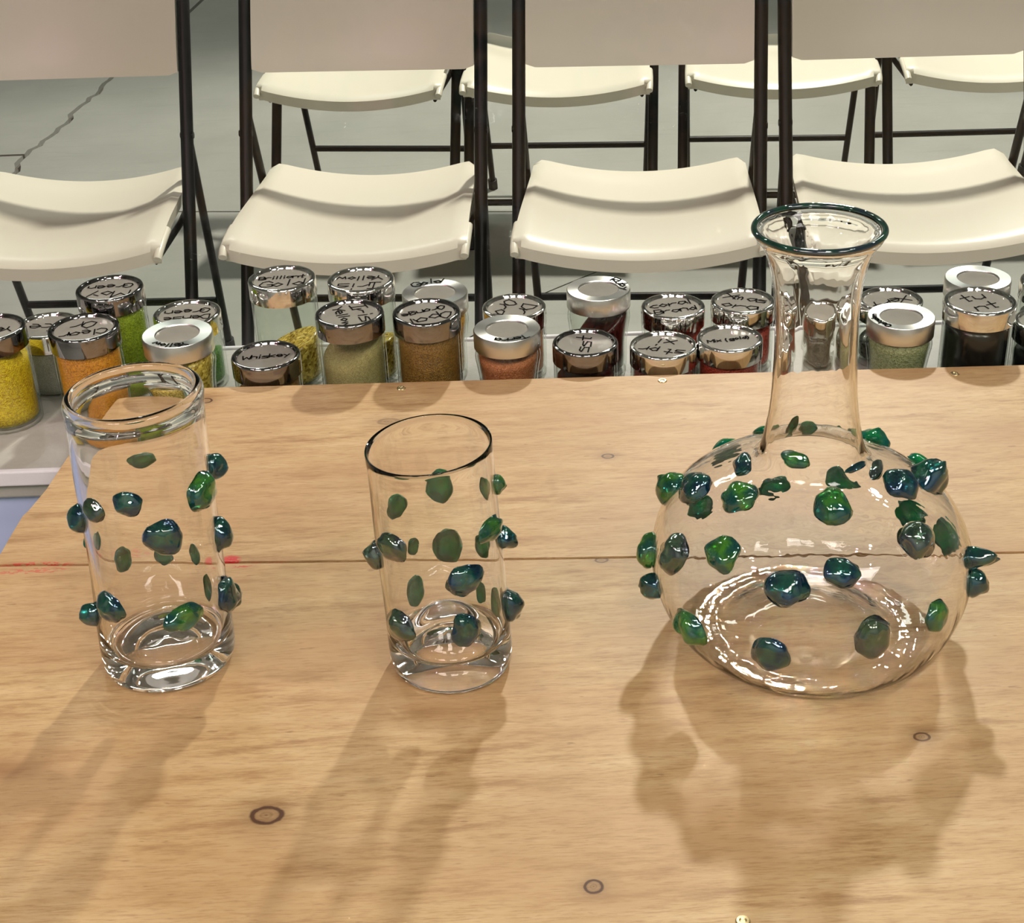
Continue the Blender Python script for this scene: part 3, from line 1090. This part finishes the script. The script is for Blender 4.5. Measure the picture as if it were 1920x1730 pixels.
def back_mesh():
    NX, NZ = 24, 14
    vs, fs = [], []
    hw, z0, z1, th = .2265, .680, .955, .016

    def pt(u, v, o):
        z = z0 + (z1 - z0) * v
        x = u * hw
        ce = max(0, (abs(u) - .9) / .1)
        zz = z - (.012 if v > .5 else -.006) * ce * ce * (1 if v in (0, 1) else 0)
        bow = .030 * (1 - u * u)
        y = TY(zz) - .012 + bow + .006 * (2 * v - 1) ** 4 + o
        return Vector((x, y, zz - .008 * (1 - u * u) * (1 - v)))
    for o in (0, th):
        for j in range(NZ + 1):
            for i in range(NX + 1):
                vs.append(pt(-1 + 2 * i / NX, j / NZ, o))
    n = (NX + 1) * (NZ + 1)
    g = lambda i, j: j * (NX + 1) + i
    for j in range(NZ):
        for i in range(NX):
            a = (g(i, j), g(i + 1, j), g(i + 1, j + 1), g(i, j + 1))
            fs.append(a)
            fs.append(tuple(n + q for q in a[::-1]))
    for i in range(NX):
        fs.append((g(i + 1, 0), g(i, 0), n + g(i, 0), n + g(i + 1, 0)))
        fs.append((g(i, NZ), g(i + 1, NZ), n + g(i + 1, NZ), n + g(i, NZ)))
    for j in range(NZ):
        fs.append((g(0, j), g(0, j + 1), n + g(0, j + 1), n + g(0, j)))
        fs.append((g(NX, j + 1), g(NX, j), n + g(NX, j), n + g(NX, j + 1)))
    me = mesh('backrest', vs, fs, True)
    me.set_sharp_from_angle(angle=R(60))
    return me


def make_chair():
    t = thing('folding_chair', '', 'chair')
    link('seat', seat_mesh(), M_PLASTIC, t)
    link('backrest', back_mesh(), M_PLASTIC, t)
    X = .2405
    RF = .50           # rear foot, y
    PZ = .60           # pivot height
    for s in (-1, 1):
        link('side_tube', tube('side_tube', [(s * X, TY(0.012), .012), (s * X, TY(.93), .93), (s * (X - .012), TY(.965), .965)], .0135, 12, .85, (0, 1, 0)), M_BLACK, t)
        link('rear_leg', tube('rear_leg', [(s * (X - .004), TY(PZ), PZ), (s * (X - .020), RF, .012)], .011, 12, .8, (1, 0, 0)), M_BLACK, t)
        link('seat_bracket', tube('seat_bracket', [(s * .213, .05, .405), (s * .222, TY(.41), .412), (s * .222, .36, .425)], .009, 8, .6, (1, 0, 0)), M_BLACK, t)
        link('foot', tube('foot', [(s * X, TY(0) - .002, 0), (s * X, TY(.03), .03)], .0150, 12), M_RUBBER, t)
        link('foot', tube('foot', [(s * (X - .020), RF + .002, 0), (s * (X - .0195), RF - .006, .03)], .0135, 12), M_RUBBER, t)
        link('pivot_bolt', tube('pivot_bolt', [(s * (X - .013), TY(PZ - .03), PZ - .03), (s * (X + .014), TY(PZ - .03), PZ - .03)], .007, 10), M_BLACK, t)
        link('corner_bead', tube('corner_bead', [(s * .2315, -.002, 0.4275), (s * .2325, .012, 0.4365), (s * .2325, .045, 0.4445), (s * .2310, .095, 0.4505)], .0085, 10), M_PLASTIC, t)
    zr = .14
    yr = RF + (TY(PZ) - RF) * (zr - .012) / (PZ - .012)
    link('crossbar', tube('crossbar', [(-X + .016, yr, zr), (X - .016, yr, zr)], .009, 10), M_BLACK, t)
    link('crossbar', tube('crossbar', [(-X, TY(.11), .11), (X, TY(.11), .11)], .009, 10), M_BLACK, t)
    return t


def dup(root):
    r = root.copy()
    COL.objects.link(r)
    for ch in root.children:
        c = ch.copy()
        COL.objects.link(c)
        c.parent = r
    return r


proto = make_chair()
chairs = [
    ((-.890, 2.785), -3, 'front-row cream folding chair at the left edge, rosy light on its seat', 'front row of folding chairs'),
    ((-.303, 2.747), -5.5, 'front-row cream folding chair behind the Brilliant Gold jar', 'front row of folding chairs'),
    ((.252, 2.697), -5.5, 'front-row cream folding chair just left of the carafe neck', 'front row of folding chairs'),
    ((.797, 2.672), -3, 'front-row cream folding chair directly behind the carafe neck', 'front row of folding chairs'),
    ((-.372, 3.817), -8, 'back-row cream folding chair above the Brilliant Gold jar, leftmost of its row', 'back row of folding chairs'),
    ((.147, 3.776), -6, 'back-row cream folding chair, second from left in its row', 'back row of folding chairs'),
    ((.708, 3.759), -6, 'back-row cream folding chair, third from left in its row', 'back row of folding chairs'),
    ((1.245, 3.735), -3, 'back-row cream folding chair cut off by the right picture edge', 'back row of folding chairs'),
]
for i, ((x, y), rz, lab, grp) in enumerate(chairs):
    o = proto if i == 0 else dup(proto)
    o.location = (x, y, 0)
    o.rotation_euler = (0, 0, R(rz))
    tag(o, lab, 'chair', grp)
